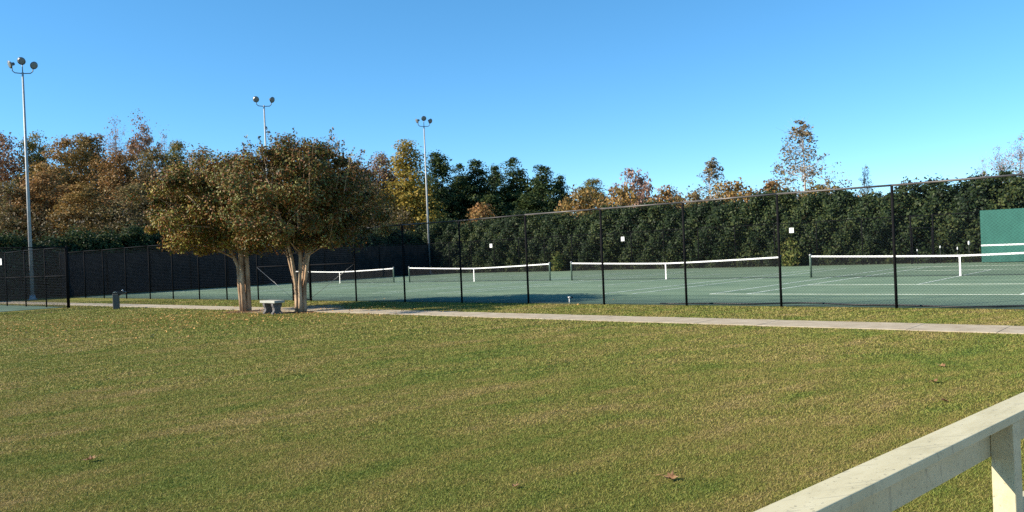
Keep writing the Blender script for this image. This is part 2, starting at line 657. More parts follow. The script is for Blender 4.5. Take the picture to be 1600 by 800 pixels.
CHAIN = chain_mesh('chain_link_mesh', r=0.0046)
CHAIN_DENSE = chain_mesh('chain_link_mesh', pitch=0.074, r=0.0046)
POST = MB().tube([(0, 0, 0), (0, 0, FH - 0.02)], 0.036, 8).mesh('post', M_BLACK, True)
POST_END = MB().tube([(0, 0, 0), (0, 0, FH + 0.03), (0, 0, FH + 0.07)], [0.052, 0.052, 0.02], 10).mesh('end_post', M_BLACK, True)


def tube_mesh(name, a, b, r, mat, n=8):
    return MB().tube([a, b], r, n).mesh(name, mat, True)


def fence(name, label, loc, rz, xs_, ends=(), skip=(), mesh=True, rail_mat=None, mid=(), screen=(), group=None, ztop=FH, bottom_wire=True, chain=None):
    """posts at local x positions xs_; ends: indices of heavy posts; skip: bays without mesh"""
    t_ = thing(name, label, 'fence', loc, rz, group)
    rail_mat = rail_mat or M_BLACK
    for i, x in enumerate(xs_):
        link('post', POST_END if i in ends else POST, t_, loc=(x, 0, 0), scale=(1, 1, ztop / FH))
    for i in range(len(xs_) - 1):
        a, b = xs_[i], xs_[i + 1]
        w = b - a
        link('top_rail', tube_mesh('top_rail', (a + 0.002, 0, ztop + 0.012 * math.sin(i * 2.3)), (b - 0.002, 0, ztop + 0.012 * math.sin((i + 1) * 2.3)), 0.026, rail_mat(i) if callable(rail_mat) else rail_mat), t_)
        if i in mid:
            link('mid_rail', tube_mesh('mid_rail', (a, 0, ztop * 0.53), (b, 0, ztop * 0.53), 0.025, M_BLACK), t_)
        if i not in skip and mesh:
            link('chain_link', chain or CHAIN, t_, loc=(a, 0.032, 0), scale=(w / 3.05, 1, ztop / FH), kind='stuff')
        if i in screen:
            rr = random.Random(i + 5)
            P = np.zeros((9, 13, 3))
            for r_ in range(9):
                for c_ in range(13):
                    sx_, sz_ = c_ / 12, r_ / 8
                    P[r_, c_] = (a + 0.04 + (w - 0.08) * sx_, 0.07 + 0.03 * math.sin(sx_ * math.pi) * math.sin(sz_ * 3 + i) + 0.012 * rr.uniform(-1, 1),
                                 0.10 + (ztop - 0.16) * sz_ - 0.05 * math.sin(sx_ * math.pi) * (sz_ > 0.9))
            link('windscreen', grid_mesh('windscreen', P, M_SCREEN), t_)
    if bottom_wire:
        link('bottom_wire', tube_mesh('bottom_wire', (xs_[0], 0.03, 0.05), (xs_[-1], 0.03, 0.05), 0.006, M_WIRE, 5), t_)
    return t_


# long near fence: posts where the photograph has them
px_posts = [1401, 1221, 1073, 944, 826, 722, 633, 557, 486, 459, 404, 355, 312, 271, 235, 198, 163, 134]
us = [on_v(p, V_NEAR) for p in px_posts]
print('near fence u', [round(a, 2) for a in us])
step = (us[7] - us[0]) / 7
lead = [us[0] - step * k for k in range(3, 0, -1)]
allu = lead + us + [U_W]
X0 = [-a for a in allu][::-1]          # local x ascending
n = len(X0)
gi = X0.index(-us[9])                  # bay between gate posts
near = fence('chain_link_fence', 'long black chain-link fence beside the concrete path, with pale top rail', W(0, V_NEAR), FENCE_ROT, X0,
             ends=(0, gi, gi + 1), skip=(gi,), rail_mat=lambda i: M_RAILTOP if -X0[i] < 19.5 else M_RAILMID if -X0[i] < 29 else M_BLACK, mid=(gi - 1, gi + 1))  # one rail, coloured darker in steps as the sun glint fades


def truss(x0, z0, x1, z1, mat=M_LAMP):
    link('truss_rod', tube_mesh('truss_rod', (x0, -0.03, z0), (x1, -0.03, z1), 0.009, mat, 6), near)


truss(X0[gi - 1] + 0.04, FH * 0.52, X0[gi] - 0.05, 0.12)
truss(X0[gi + 2] - 0.04, FH * 0.52, X0[gi + 1] + 0.05, 0.12)
# the gate leaf in that bay
g0, g1 = X0[gi] + 0.07, X0[gi + 1] - 0.07
gate = thing('fence_gate', 'narrow black chain-link gate in the fence behind the crape myrtle trunks', 'gate', W(-g0, V_NEAR), FENCE_ROT)
gw = g1 - g0
gm = MB()
gm.tube([(0, 0, 0.06), (0, 0, 2.2)], 0.022, 8).tube([(gw, 0, 0.06), (gw, 0, 2.2)], 0.022, 8)
gm.tube([(0.02, 0, 2.2), (gw - 0.02, 0, 2.2)], 0.022, 8).tube([(0.02, 0, 0.08), (gw - 0.02, 0, 0.08)], 0.022, 8)
link('gate_frame', gm.mesh('gate_frame', M_BLACK, True), gate)
link('gate_mesh', CHAIN, gate, loc=(0.02, 0.02, 0.04), scale=((gw - 0.04) / 3.05, 1, 0.70), kind='stuff')
link('latch', MB().box((gw - 0.04, -0.03, 1.1), (0.14, 0.05, 0.06)).mesh('latch', M_BLACK), gate)

# west end fence, dressed with dark windscreens: local x runs along v
nb = int(round((V_FAR - V_NEAR) / 3.05))
XW = [(V_FAR - V_NEAR) * i / nb for i in range(nb + 1)]
fence('chain_link_fence', 'end fence of the courts hung with dark windscreen fabric', W(U_W, V_NEAR), math.atan2(SN, CS), XW,
      ends=(0, nb), mesh=False, screen=range(nb), bottom_wire=False)
# far fence
far_px = [1460, 1425]
gu0, gu1 = on_v(1460, V_FAR), on_v(1425, V_FAR)
ufar = []
u = gu0
while u > -6:
    ufar.append(u)
    u -= 3.05
ufar = ufar[::-1]
u = gu1
k = int(round((U_W - gu1) / 3.05))
ufar += [gu1 + (U_W - gu1) * i / k for i in range(k + 1)]
XF = [-a for a in ufar][::-1]
fi = XF.index(-gu1)
far = fence('chain_link_fence', 'far black chain-link fence standing against the tall dark hedge', W(0, V_FAR), FENCE_ROT, XF,
            ends=(0, fi, fi + 1, len(XF) - 1), skip=(fi,), chain=CHAIN_DENSE)
fw = XF[fi + 1] - XF[fi] - 0.16
fg = thing('fence_gate', 'black chain-link gate in the far fence near the green backboard', 'gate', W(gu1 - 0.08, V_FAR), FENCE_ROT)
gm = MB()
gm.tube([(0, 0, 0.06), (0, 0, 2.3)], 0.03, 8).tube([(fw, 0, 0.06), (fw, 0, 2.3)], 0.03, 8)
gm.tube([(0, 0, 2.3), (fw, 0, 2.3)], 0.025, 8).tube([(0, 0, 0.1), (fw, 0, 0.1)], 0.025, 8)
link('gate_frame', gm.mesh('gate_frame', M_BLACK, True), fg)
link('gate_mesh', CHAIN_DENSE, fg, loc=(0.02, 0.02, 0.04), scale=((fw - 0.04) / 3.05, 1, 0.73), kind='stuff')
# practice enclosure on the west, corner beside the path
pc = at_z(108, 481.5)
cu, cv = UV(pc)
print('corner', cu, cv)
XE = [-(cu + d) for d in (23.8, 20.8, 17.8, 14.8, 11.9, 8.9, 5.9, 2.95, 0.0)]
EH = 3.0
enc1 = fence('chain_link_fence', 'black chain-link fence with mid rail running beside the tall light pole', W(0, cv), FENCE_ROT, XE,
             ends=(len(XE) - 1,), mid=range(len(XE) - 1), ztop=EH)
XE2 = [-15.0, -12.0, -9.0, -6.05, -3.05, -0.06]
enc2 = fence('chain_link_fence', 'short black chain-link fence meeting the lawn at the thick corner post', W(cu, cv), math.atan2(SN, CS), XE2,
             mid=range(4), ztop=EH)

# ---------------------------------------------------------------- nets
HALF = 6.40


def net_height(x):
    a = abs(x) / HALF
    return 0.914 + 0.156 * a ** 1.3


def make_net(label):
    t_ = thing('tennis_net', label, 'tennis net', (0, 0, 0), FENCE_ROT, 'tennis nets in a row across the courts')
    for s in (-1, 1):
        p = link('post', MB().tube([(0, 0, 0), (0, 0, 1.09), (0, 0, 1.115)], [0.05, 0.05, 0.03], 10).mesh('post', M_NETGREEN, True), t_, loc=(s * HALF, 0, 0))
        link('post_cap', MB().lathe([(0.055, 1.05), (0.06, 1.09), (0.05, 1.13), (0.01, 1.14)], 10).mesh('post_cap', M_GALV, True), p)
    band = MB()
    N = 32
    xs_ = [-HALF + 0.05 + (2 * HALF - 0.10) * i / N for i in range(N + 1)]
    for i in range(N):
        a, b = xs_[i], xs_[i + 1]
        za, zb = net_height(a), net_height(b)
        b0 = len(band.v)
        for y in (-0.012, 0.012):
            for x, z in ((a, za), (b, zb)):
                band.v += [(x, y, z - 0.075), (x, y, z)]
        # 0 a-bot 1 a-top 2 b-bot 3 b-top, +4 for the back
        for f in ((0, 2, 3, 1), (5, 7, 6, 4), (1, 3, 7, 5), (4, 6, 2, 0)):
            band.f.append(tuple(b0 + j for j in f))
    link('headband', band.mesh('headband', M_WHITE), t_)
    nm = MB()
    r = 0.0022
    n = 256
    for i in range(n + 1):
        x = -HALF + 0.06 + (2 * HALF - 0.12) * i / n
        nm.box((x, 0, (net_height(x) - 0.07 + 0.03) / 2), (2 * r, 2 * r, net_height(x) - 0.10))
    for j in range(19):
        f = j / 18
        for i in range(16):
            a = -HALF + 0.06 + (2 * HALF - 0.12) * i / 16
            b = -HALF + 0.06 + (2 * HALF - 0.12) * (i + 1) / 16
            za = 0.035 + (net_height(a) - 0.12) * f
            zb = 0.035 + (net_height(b) - 0.12) * f
            b0 = len(nm.v)
            nm.v += [(a, -r, za - r), (b, -r, zb - r), (b, -r, zb + r), (a, -r, za + r)]
            nm.f.append((b0, b0 + 1, b0 + 2, b0 + 3))
            nm.v += [(a, r, za + r), (b, r, zb + r), (b, r, zb - r), (a, r, za - r)]
            nm.f.append((b0 + 4, b0 + 5, b0 + 6, b0 + 7))
    link('net_mesh', nm.mesh('net_mesh', M_NET), t_, kind='stuff')
    link('hem_cable', MB().tube([(-HALF, 0, 0.035), (HALF, 0, 0.035)], 0.009, 5).mesh('hem_cable', M_NET), t_)
    link('centre_strap', MB().box((0, -0.02, 0.44), (0.07, 0.008, 0.88)).mesh('centre_strap', M_WHITE), t_)
    return t_


net0 = make_net('farthest tennis net, its end nearest the dark windscreen corner')
labels = ['farthest tennis net, partly behind the crape myrtle trunks', 'second tennis net from the dark windscreen, facing the corner light pole',
          'third tennis net from the dark windscreen, whole between two fence posts', 'nearest tennis net, its white strap in front of the green backboard edge']
for i, nu in enumerate(NETS):
    if i == 0:
        net0.location = W(nu, V_NET)
        net0['label'] = labels[0]
    else:
        dup(net0, W(nu, V_NET), FENCE_ROT, labels[i])

# ---------------------------------------------------------------- backboard
bb_u = on_v(1534, V_FAR - 0.55)
bb = thing('practice_backboard', 'green wooden tennis backboard with painted white net line', 'backboard', W(bb_u, V_FAR - 0.55), FENCE_ROT)
pan = bevel(MB().box((0, 0, 0), (2.42, 0.06, 3.12)).mesh('panel', M_BOARD), 0.008, 1)
for i in range(5):
    link('panel', pan, bb, loc=(1.22 + 2.44 * i, 0.004 * (i % 2), 1.60))
    link('painted_line', MB().box((1.22 + 2.44 * i, -0.034 + 0.004 * (i % 2), 1.06), (2.42, 0.008, 0.09)).mesh('painted_line', M_WHITE), bb)
for i in range(6):
    link('brace', MB().tube([(2.44 * i * 0.98 + 0.1, 0.06, 0.0), (2.44 * i * 0.98 + 0.1, 0.06, 3.0)], 0.04, 6).mesh('brace', M_BLACK), bb)

# ---------------------------------------------------------------- signs on the fences
sign_m = bevel(MB().box((0, 0, 0), (0.32, 0.012, 0.36)).mesh('board', M_WHITE), 0.004, 1)


def sign(digit, label, loc, rz, group='small white court number signs'):
    t_ = thing('court_sign', label, 'sign', loc, rz, group)
    link('board', sign_m, t_)
    if digit:
        c = bpy.data.curves.new('number', 'FONT')
        c.body = digit
        c.size = 0.34
        c.align_x = 'CENTER'
        c.align_y = 'CENTER'
        c.extrude = 0.002
        tmp = bpy.data.objects.new('number', c)
        dm = bpy.data.meshes.new_from_object(tmp)
        bpy.data.objects.remove(tmp)
        dm.materials.clear()
        dm.materials.append(M_DIGIT)
        link('number', dm, t_, loc=(0, -0.009, 0), rot=(math.pi / 2, 0, 0))
    return t_


sign('1', 'white square sign on the hedge fence beyond the second net', W(NETS[0] - 0.1, V_FAR - 0.06, 2.56), FENCE_ROT)
sign('2', 'white square sign on the hedge fence beyond the third net', W(on_v(975, V_FAR - 0.06), V_FAR - 0.06, 2.56), FENCE_ROT)
sign('3', 'white square sign on the hedge fence just beside the tall sycamore', W(on_v(1239, V_FAR - 0.06), V_FAR - 0.06, 2.56), FENCE_ROT)
su = on_v(6, cv)
sign('', 'narrow-looking white sign on the mid-railed fence by the light pole', W(su, cv - 0.06, 2.5), FENCE_ROT)

# ---------------------------------------------------------------- floodlight poles
LAMP_PROF = [(0.06, 0.0), (0.10, 0.03), (0.11, 0.16), (0.17, 0.22), (0.25, 0.28), (0.265, 0.31), (0.255, 0.325)]


def light_pole(label, loc, lamps, H=15.3):
    t_ = thing('light_pole', label, 'light pole', loc, 0, 'tall floodlight poles around the courts')
    link('base_plate', MB().lathe([(0.30, 0), (0.30, 0.06), (0.20, 0.08), (0.17, 0.30)], 12).mesh('base_plate', M_GALV, True), t_)
    link('pole', MB().tube([(0, 0, 0.05), (0, 0, H * 0.5), (0, 0, H)], [0.125, 0.095, 0.06], 12).mesh('pole', M_GALV, True), t_)
    ax = Vector((0.93, 0.36, 0))                # direction of the cross-arm
    arm = MB()
    pts = []
    for s, up in ((-0.62, 0.42), (-0.60, 0.16), (-0.46, 0.03), (0, 0), (0.46, 0.03), (0.60, 0.16), (0.62, 0.42)):
        pts.append(ax * s + Vector((0, 0, H + up - 0.08)))
    arm.tube(pts, 0.032, 8)
    link('cross_arm', arm.mesh('cross_arm', M_LAMP, True), t_)
    if 0 in [l[0] for l in lamps]:
        link('stem', MB().tube([(0, 0, H - 0.02), (0, 0, H + 0.68)], 0.03, 8).mesh('stem', M_LAMP, True), t_)
    for s, yaw, tilt in lamps:
        # lamp looks towards yaw (degrees from -Y, towards +X) and tilts down
        d = Vector((math.sin(math.radians(yaw)), -math.cos(math.radians(yaw)), -math.tan(math.radians(tilt)))).normalized()
        q = d.to_track_quat('Z', 'Y').to_matrix().to_4x4()
        base = ax * (s * 0.62) + Vector((0, 0, H + (0.78 if s == 0 else 0.52)))
        M = Matrix.Translation(base - d * 0.18) @ q
        lm = link('lamp_head', MB().lathe(LAMP_PROF, 18, M).mesh('lamp_head', M_LAMP, True), t_)
        link('lens', MB().lathe([(0.235, 0.327), (0.17, 0.335), (0.05, 0.34)], 18, M).mesh('lens', M_GLASS, True), lm)
        link('bracket', MB().tube([base + Vector((0, 0, -0.18)), base + Vector((0, 0, -0.02)) - d * 0.02], 0.025, 6).mesh('bracket', M_LAMP, True), lm)
    return t_


light_pole('tallest-looking floodlight pole, rising behind the mid-railed fence', at_d(51, 54.5), [(-1, -38, 20), (0, 10, 22), (1, 62, 22)])
light_pole('floodlight pole with two lamps, rising behind the crape myrtle crown', W(U_W + 1.0, V_NET), [(-1, 8, 18), (1, 58, 20)])
light_pole('floodlight pole standing between the yellow tree and the dark pines', W(U_W + 1.3, V_FAR + 1.35), [(-1, -60, 25), (0, 15, 22), (1, 50, 20)])


# ---------------------------------------------------------------- trees
def leaf_quads(C, N, size, rng, aspect=0.62):
    """rhombic leaves at C with normals N"""
    n = len(C)
    N = N / (np.linalg.norm(N, axis=1, keepdims=True) + 1e-9)
    R = rng.normal(size=(n, 3))
    T = R - N * np.sum(R * N, 1, keepdims=True)
    T /= np.linalg.norm(T, axis=1, keepdims=True) + 1e-9
    B = np.cross(N, T)
    s = (size * rng.uniform(0.6, 1.35, n))[:, None]
    fold = N * s * 0.14
    P = np.stack([C - T * s, C + B * s * aspect + fold, C + T * s * 0.95, C - B * s * aspect + fold], 1)
    return P.reshape(-1, 3)


def prof(profile, tt):
    return np.interp(tt, [p[0] for p in profile], [p[1] for p in profile])


def build_tree(seed, H, z0, rad, profile, n_clump, per, csize, lsize, lmat, bmat, trunk_r=0.18, n_branch=26, twig=0, lean=(0, 0),
               stems=1, up=0.35, shell=0.55, squash=0.7, top_bias=1.0, center=(0, 0), spikes=0, fork_h=0.7, lobes=1.0):
    """returns (trunk mesh, crown mesh) for a tree whose crown goes from z0 to H with max radius rad"""
    rng = np.random.default_rng(seed)
    tz = rng.beta(1.25 * top_bias, 1.15, n_clump * 3)
    rr = prof(profile, tz)
    keep = rng.uniform(0, max(p[1] for p in profile), len(tz)) < rr + 0.08
    tz = tz[keep][:n_clump]
    rr = rr[keep][:n_clump]
    m = len(tz)
    ang = rng.uniform(0, 2 * math.pi, m)
    lob = 1 + lobes * (0.16 * np.sin(ang * 2 + rng.uniform(0, 6)) + 0.14 * np.sin(ang * 3 + tz * 5 + rng.uniform(0, 6)) + 0.10 * np.sin(ang * 5 - tz * 9))
    rad_f = rng.uniform(0, 1, m) ** shell
    R = rad * rr * lob * rad_f
    C = np.stack([center[0] + R * np.cos(ang), center[1] + R * np.sin(ang), z0 + (H - z0) * tz], -1)
    C[:, 2] += rng.normal(0, 0.02 * H, m)
    # leaves
    sz = csize * rng.uniform(0.5, 1.55, m)
    cnt = np.maximum(3, (per * rng.uniform(0.5, 1.5, m))).astype(int)
    idx = np.repeat(np.arange(m), cnt)
    D = rng.normal(size=(len(idx), 3))
    D /= np.linalg.norm(D, axis=1, keepdims=True)
    D *= (rng.uniform(0, 1, len(idx)) ** 0.42)[:, None]
    D[:, 2] *= squash
    L = C[idx] + D * sz[idx][:, None]
    ctr = np.array([center[0], center[1], (z0 + H) / 2])
    out = L - ctr
    out /= np.linalg.norm(out, axis=1, keepdims=True) + 1e-9
    Nn = D * 0.5 + out * 0.5 + np.array([0, 0, up]) + rng.normal(0, 0.55, (len(idx), 3))
    V = leaf_quads(L, Nn, lsize, rng)
    sp_pts = []
    if spikes:
        SP = []
        SN_ = []
        for _ in range(spikes):
            tt = rng.uniform(0.5, 0.95)
            a = rng.uniform(0, 2 * math.pi)
            r0 = rad * float(prof(profile, tt)) * rng.uniform(0.7, 1.0)
            b = np.array([center[0] + r0 * math.cos(a), center[1] + r0 * math.sin(a), z0 + (H - z0) * tt])
            d = np.array([0.35 * math.cos(a), 0.35 * math.sin(a), 1.0]) * rng.uniform(0.3, 0.8)
            sp_pts.append((b - d * 0.4, b + d))
            nl = int(rng.integers(16, 34))
            q = rng.uniform(0, 1, nl)[:, None]
            SP.append(b + d * q + rng.normal(0, 0.07, (nl, 3)) * (1.25 - q))
            SN_.append(rng.normal(0, 1, (nl, 3)) + np.array([0, 0, 0.4]))
        V = np.concatenate([V, leaf_quads(np.concatenate(SP), np.concatenate(SN_), lsize, rng)])
    crown = np_mesh('crown', V, 4, lmat)
    # wood
    mb = MB()
    r = random.Random(seed)
    tops = []
    for s in range(stems):
        if stems == 1:
            base = Vector((0, 0, -0.05))
            bx = Vector((lean[0], lean[1], 0))
            tip = Vector((center[0] + r.uniform(-.1, .1) * rad, center[1] + r.uniform(-.1, .1) * rad, H * 0.9))
            pts = [base]
            for k in range(1, 6):
                q = k / 5
                pts.append(base.lerp(tip, q) + Vector((r.uniform(-1, 1), r.uniform(-1, 1), 0)) * 0.035 * rad * math.sin(q * 3.1) + bx * math.sin(q * 3.1))
            rads = [trunk_r * 1.25] + [trunk_r * (1 - 0.85 * k / 5) for k in range(1, 6)]
        else:
            a = 2 * math.pi * s / stems + r.uniform(-0.3, 0.3)
            base = Vector((0.13 * math.cos(a), 0.13 * math.sin(a), -0.05))
            spread = rad * r.uniform(0.40, 0.62)
            tip = Vector((center[0] + spread * math.cos(a), center[1] + spread * math.sin(a), H * r.uniform(0.72, 0.85)))
            fork = Vector((base.x * 1.3 + center[0] * 0.06, base.y * 1.3 + center[1] * 0.06, z0 * fork_h * r.uniform(0.85, 1.15)))
            pts = [base, base.lerp(fork, 0.5) + Vector((r.uniform(-.03, .03), r.uniform(-.03, .03), 0)), fork]
            for k in range(1, 5):
                q = k / 4
                pts.append(fork.lerp(tip, q) + Vector((math.cos(a), math.sin(a), 0)) * -0.10 * rad * math.sin(q * 3.1) * 0.8
                           + Vector((r.uniform(-1, 1), r.uniform(-1, 1), 0)) * 0.04)
            tr = trunk_r * r.uniform(0.8, 1.1)
            rads = [tr * 1.25, tr, tr * 0.92, tr * 0.75, tr * 0.55, tr * 0.36, tr * 0.15]
        mb.tube(pts, rads, 9)
        tops.append((pts, rads))
    order = list(range(m))
    r.shuffle(order)
    ends = []
    for j in order[:n_branch]:
        e = Vector(C[j])
        pts0, rads0 = tops[r.randrange(len(tops))] if stems == 1 else min(tops, key=lambda q: (q[0][-2] - e).length)
        want = max(z0 * 0.75, e.z - (0.35 + 0.5 * (Vector((e.x - center[0], e.y - center[1], 0)).length)) * r.uniform(0.7, 1.1))
        k = min(range(len(pts0) - 1), key=lambda i: abs(pts0[i].z - want))
        k = max(k, 1 if stems == 1 else 2)
        p0 = pts0[k].lerp(pts0[min(k + 1, len(pts0) - 1)], r.uniform(0, 0.8))
        midp = p0.lerp(e, 0.5) + Vector((r.uniform(-1, 1), r.uniform(-1, 1), r.uniform(-0.2, 1.0))) * 0.10 * (e - p0).length
        rb = max(0.012, rads0[k] * r.uniform(0.25, 0.45))
        mb.tube([p0, midp, e], [rb, rb * 0.7, rb * 0.22], 5, False)
        ends.append((p0, midp, e, rb))
    for _ in range(twig):
        p0, midp, e, rb = ends[r.randrange(len(ends))]
        q = r.uniform(0.2, 1.0)
        b = midp.lerp(e, q) if r.random() < 0.7 else p0.lerp(midp, q)
        d = (e - p0).normalized() * 0.5 + Vector((r.gauss(0, 0.5), r.gauss(0, 0.5), abs(r.gauss(0.4, 0.4))))
        ln = r.uniform(0.5, 1.3) * max(0.5, 0.16 * rad + 0.3)
        b2 = b + d * ln * 0.5
        b3 = b2 + (d + Vector((r.gauss(0, .3), r.gauss(0, .3), r.gauss(0.15, .25)))) * ln * 0.5
        mb.tube([b, b2, b3], [max(0.008, rb * 0.35), max(0.007, rb * 0.25), 0.005], 3, False)
    for a, b in sp_pts:
        mb.tube([a, b], [0.006, 0.003], 3, False)
    return mb.mesh('trunk', bmat, True), crown


ROUND = [(0, 0.45), (0.15, 0.85), (0.4, 1.0), (0.7, 0.82), (0.9, 0.45), (1, 0.12)]
TALL = [(0, 0.55), (0.2, 0.9), (0.45, 1.0), (0.7, 0.75), (0.88, 0.42), (1, 0.08)]
PYR = [(0, 0.9), (0.15, 1.0), (0.45, 0.78), (0.75, 0.42), (0.93, 0.18), (1, 0.04)]
PINE = [(0, 0.8), (0.2, 1.0), (0.5, 0.82), (0.75, 0.50), (0.92, 0.24), (1, 0.05)]
VASE = [(0, 0.66), (0.12, 0.88), (0.35, 1.0), (0.6, 0.97), (0.8, 0.80), (0.93, 0.52), (1, 0.20)]
VASE1 = [(0, 0.66), (0.12, 0.86), (0.35, 1.0), (0.6, 0.90), (0.8, 0.70), (0.93, 0.42), (1, 0.16)]
SYC = [(0, 0.85), (0.15, 1.0), (0.4, 0.85), (0.65, 0.55), (0.85, 0.30), (1, 0.12)]

PROTO = {}


def proto(key, *a, **k):
    PROTO[key] = (build_tree(*a, **k), a[1], a[3])


# prototypes are built at true size (14 m tall) and reused with gentle scaling
for i, nm in enumerate(('golden', 'rust', 'olive', 'brown', 'yellow', 'russet')):
    for j in range(2):
        sd = 100 + i * 10 + j
        dense = {'russet': 0.55, 'brown': 0.8}.get(nm, 1.0)
        proto((nm, j), sd, 14.0, 1.6 if nm != 'yellow' else 0.8, 3.4, TALL if j == 0 else PYR if nm == 'yellow' else ROUND, int(220 * dense), 100, 0.95, 0.118,
              ML[nm], MB_GREY, 0.17, 40, 90, shell=0.5)
for j in range(3):
    proto(('pine', j), 200 + j, 14.0, 2.2, 2.9, PINE, 190, 80, 0.85, 0.14, ML['pine'], MB_BROWN, 0.18, 26, 0, squash=0.55, shell=0.5)
proto(('syca', 0), 301, 14.0, 3.0, 3.9, SYC, 230, 17, 0.62, 0.115, ML['syca'], MB_PALE, 0.17, 120, 420, shell=0.45)
proto(('syca', 1), 302, 12.0, 3.0, 2.8, SYC, 150, 14, 0.55, 0.125, ML['syca'], MB_PALE, 0.15, 100, 340, shell=0.45)
proto(('tuft', 0), 303, 2.4, 0.2, 0.95, ROUND, 16, 26, 0.42, 0.125, ML['syca'], MB_PALE, 0.03, 8, 10)
for j in range(2):
    proto(('bare', j), 310 + j, 14.0, 2.5, 3.0, TALL, 150, 26, 0.8, 0.085, ML['pinkgrey'], MB_GREY, 0.15, 110, 700, shell=0.5)
for nm in ('golden', 'rust', 'brown', 'pinkgrey'):
    proto(('low_' + nm, 0), 330 + len(nm), 6.5, 0.5, 3.0, ROUND, 90, 46, 0.8, 0.15, ML[nm], MB_GREY, 0.10, 20, 20)
proto(('shrub', 0), 350, 1.3, 0.05, 0.7, ROUND, 30, 40, 0.28, 0.07, ML['shrub'], MB_BROWN, 0.02, 10, 6)


def place_tree(key, px, ytop, depth, width_px, label, group=None, name='tree', rz=None):
    (tm, cm), H0, R0 = PROTO[key]
    p = at_d(px, depth)
    h = top_z(px, ytop, depth)
    w = width_px / F_PX * depth / 2 * (1.22 if depth > 88 else 1.05)
    kz = h / H0
    kr = w / R0
    t_ = thing(name, label, 'shrub' if name.endswith('shrub') else 'tree', (p.x, p.y, 0), (px * 1.7) % 6.28 if rz is None else rz, group)
    link('trunk', tm, t_, scale=(kr, kr, kz))
    link('crown', cm, t_, scale=(kr, kr, kz))
    return t_


WG = 'autumn trees of the wood behind the windscreen fence'
wood = [
    # key, px, ytop, depth, width px, label
    (('russet', 0), 8, 208, 104, 88, 'thin russet tree at the picture edge, beside the tall light pole'),
    (('olive', 0), 63, 206, 106, 62, 'narrow olive-gold tree just past the tall light pole'),
    (('golden', 0), 110, 212, 102, 92, 'broad golden-brown tree, first big crown after the olive-gold one'),
    (('golden', 1), 150, 214, 108, 84, 'orange-gold tree below and before the bare pink treetops'),
    (('rust', 0), 196, 232, 100, 84, 'rust and yellow tree standing under the bare pink treetops'),
    (('bare', 0), 192, 187, 122, 58, 'tall bare pinkish tree, first of the two above the rust crowns'),
    (('russet', 1), 232, 186, 122, 62, 'tall thin tree with an orange leafy tip against the sky'),
    (('bare', 1), 268, 205, 120, 50, 'faint bare tree on the right of the orange-tipped tree'),
    (('brown', 0), 244, 232, 103, 82, 'brown tree with mixed leaves under the orange-tipped tree'),
    (('olive', 1), 284, 226, 104, 56, 'dark green rounded tree just before the crape myrtle crown'),
    (('brown', 1), 322, 236, 108, 80, 'dull brown tree half hidden by the crape myrtle crown'),
    (('rust', 1), 75, 268, 94, 90, 'rusty lower tree in front of the olive-gold one'),
    (('brown', 0), 20, 285, 92, 90, 'low brown tree at the picture edge behind the light pole'),
    (('golden', 0), 135, 285, 91, 90, 'low golden tree right behind the long leafy hedge'),
    (('brown', 1), 215, 290, 92, 96, 'low brown tree with dark gaps behind the hedge'),
    (('olive', 0), 290, 290, 94, 80, 'low olive tree close beside the crape myrtle crown'),
    (('rust', 0), 370, 240, 108, 80, 'rust tree hidden behind the joined crape myrtle crowns'),
    (('brown', 0), 430, 246, 110, 80, 'brown tree behind the two-lamp light pole and crape myrtles'),
    (('olive', 1), 500, 252, 110, 80, 'olive tree behind the second crape myrtle crown'),
    (('rust', 1), 560, 250, 112, 70, 'rust-brown tree just past the crape myrtle crowns'),
    (('russet', 0), 602, 240, 114, 62, 'pinkish-brown thin tree beside the yellow tree'),
    (('brown', 1), 578, 285, 100, 60, 'low dark brown tree at the crape myrtle crown edge'),
    (('yellow', 1), 642, 219, 102, 100, 'tall yellow-green tree leafy to the ground beside the corner light pole'),
]
for k, px, yt, d, w, lab in wood:
    place_tree(k, px, yt, d, w, lab, WG)
PG = 'dark pines beyond the far corner of the courts'
for i, (px, yt, d, w, lab) in enumerate([
    (690, 234, 112, 66, 'dark pine next to the corner light pole'),
    (724, 258, 116, 50, 'short dark pine, second from the corner light pole'),
    (748, 243, 114, 62, 'dark pine with a pointed top in the middle of the pine group'),
    (780, 256, 120, 44, 'small dark pine between two taller pines'),
    (808, 249, 116, 62, 'dark pine with olive light on its flank'),
    (852, 252, 114, 62, 'tall blue-green pine near the end of the pine group'),
    (880, 272, 118, 40, 'lowest dark pine, last before the golden bushes'),
    (668, 290, 108, 60, 'low dark pine behind the corner light pole'),
    (770, 300, 108, 70, 'low dark pine filling the foot of the pine group'),
    (830, 300, 108, 70, 'low dark pine just behind the orange bush'),
]):
    place_tree(('pine', i % 3), px, yt, d, w, lab, PG, 'pine_tree')
RG = 'autumn trees and bushes beyond the tall hedge'
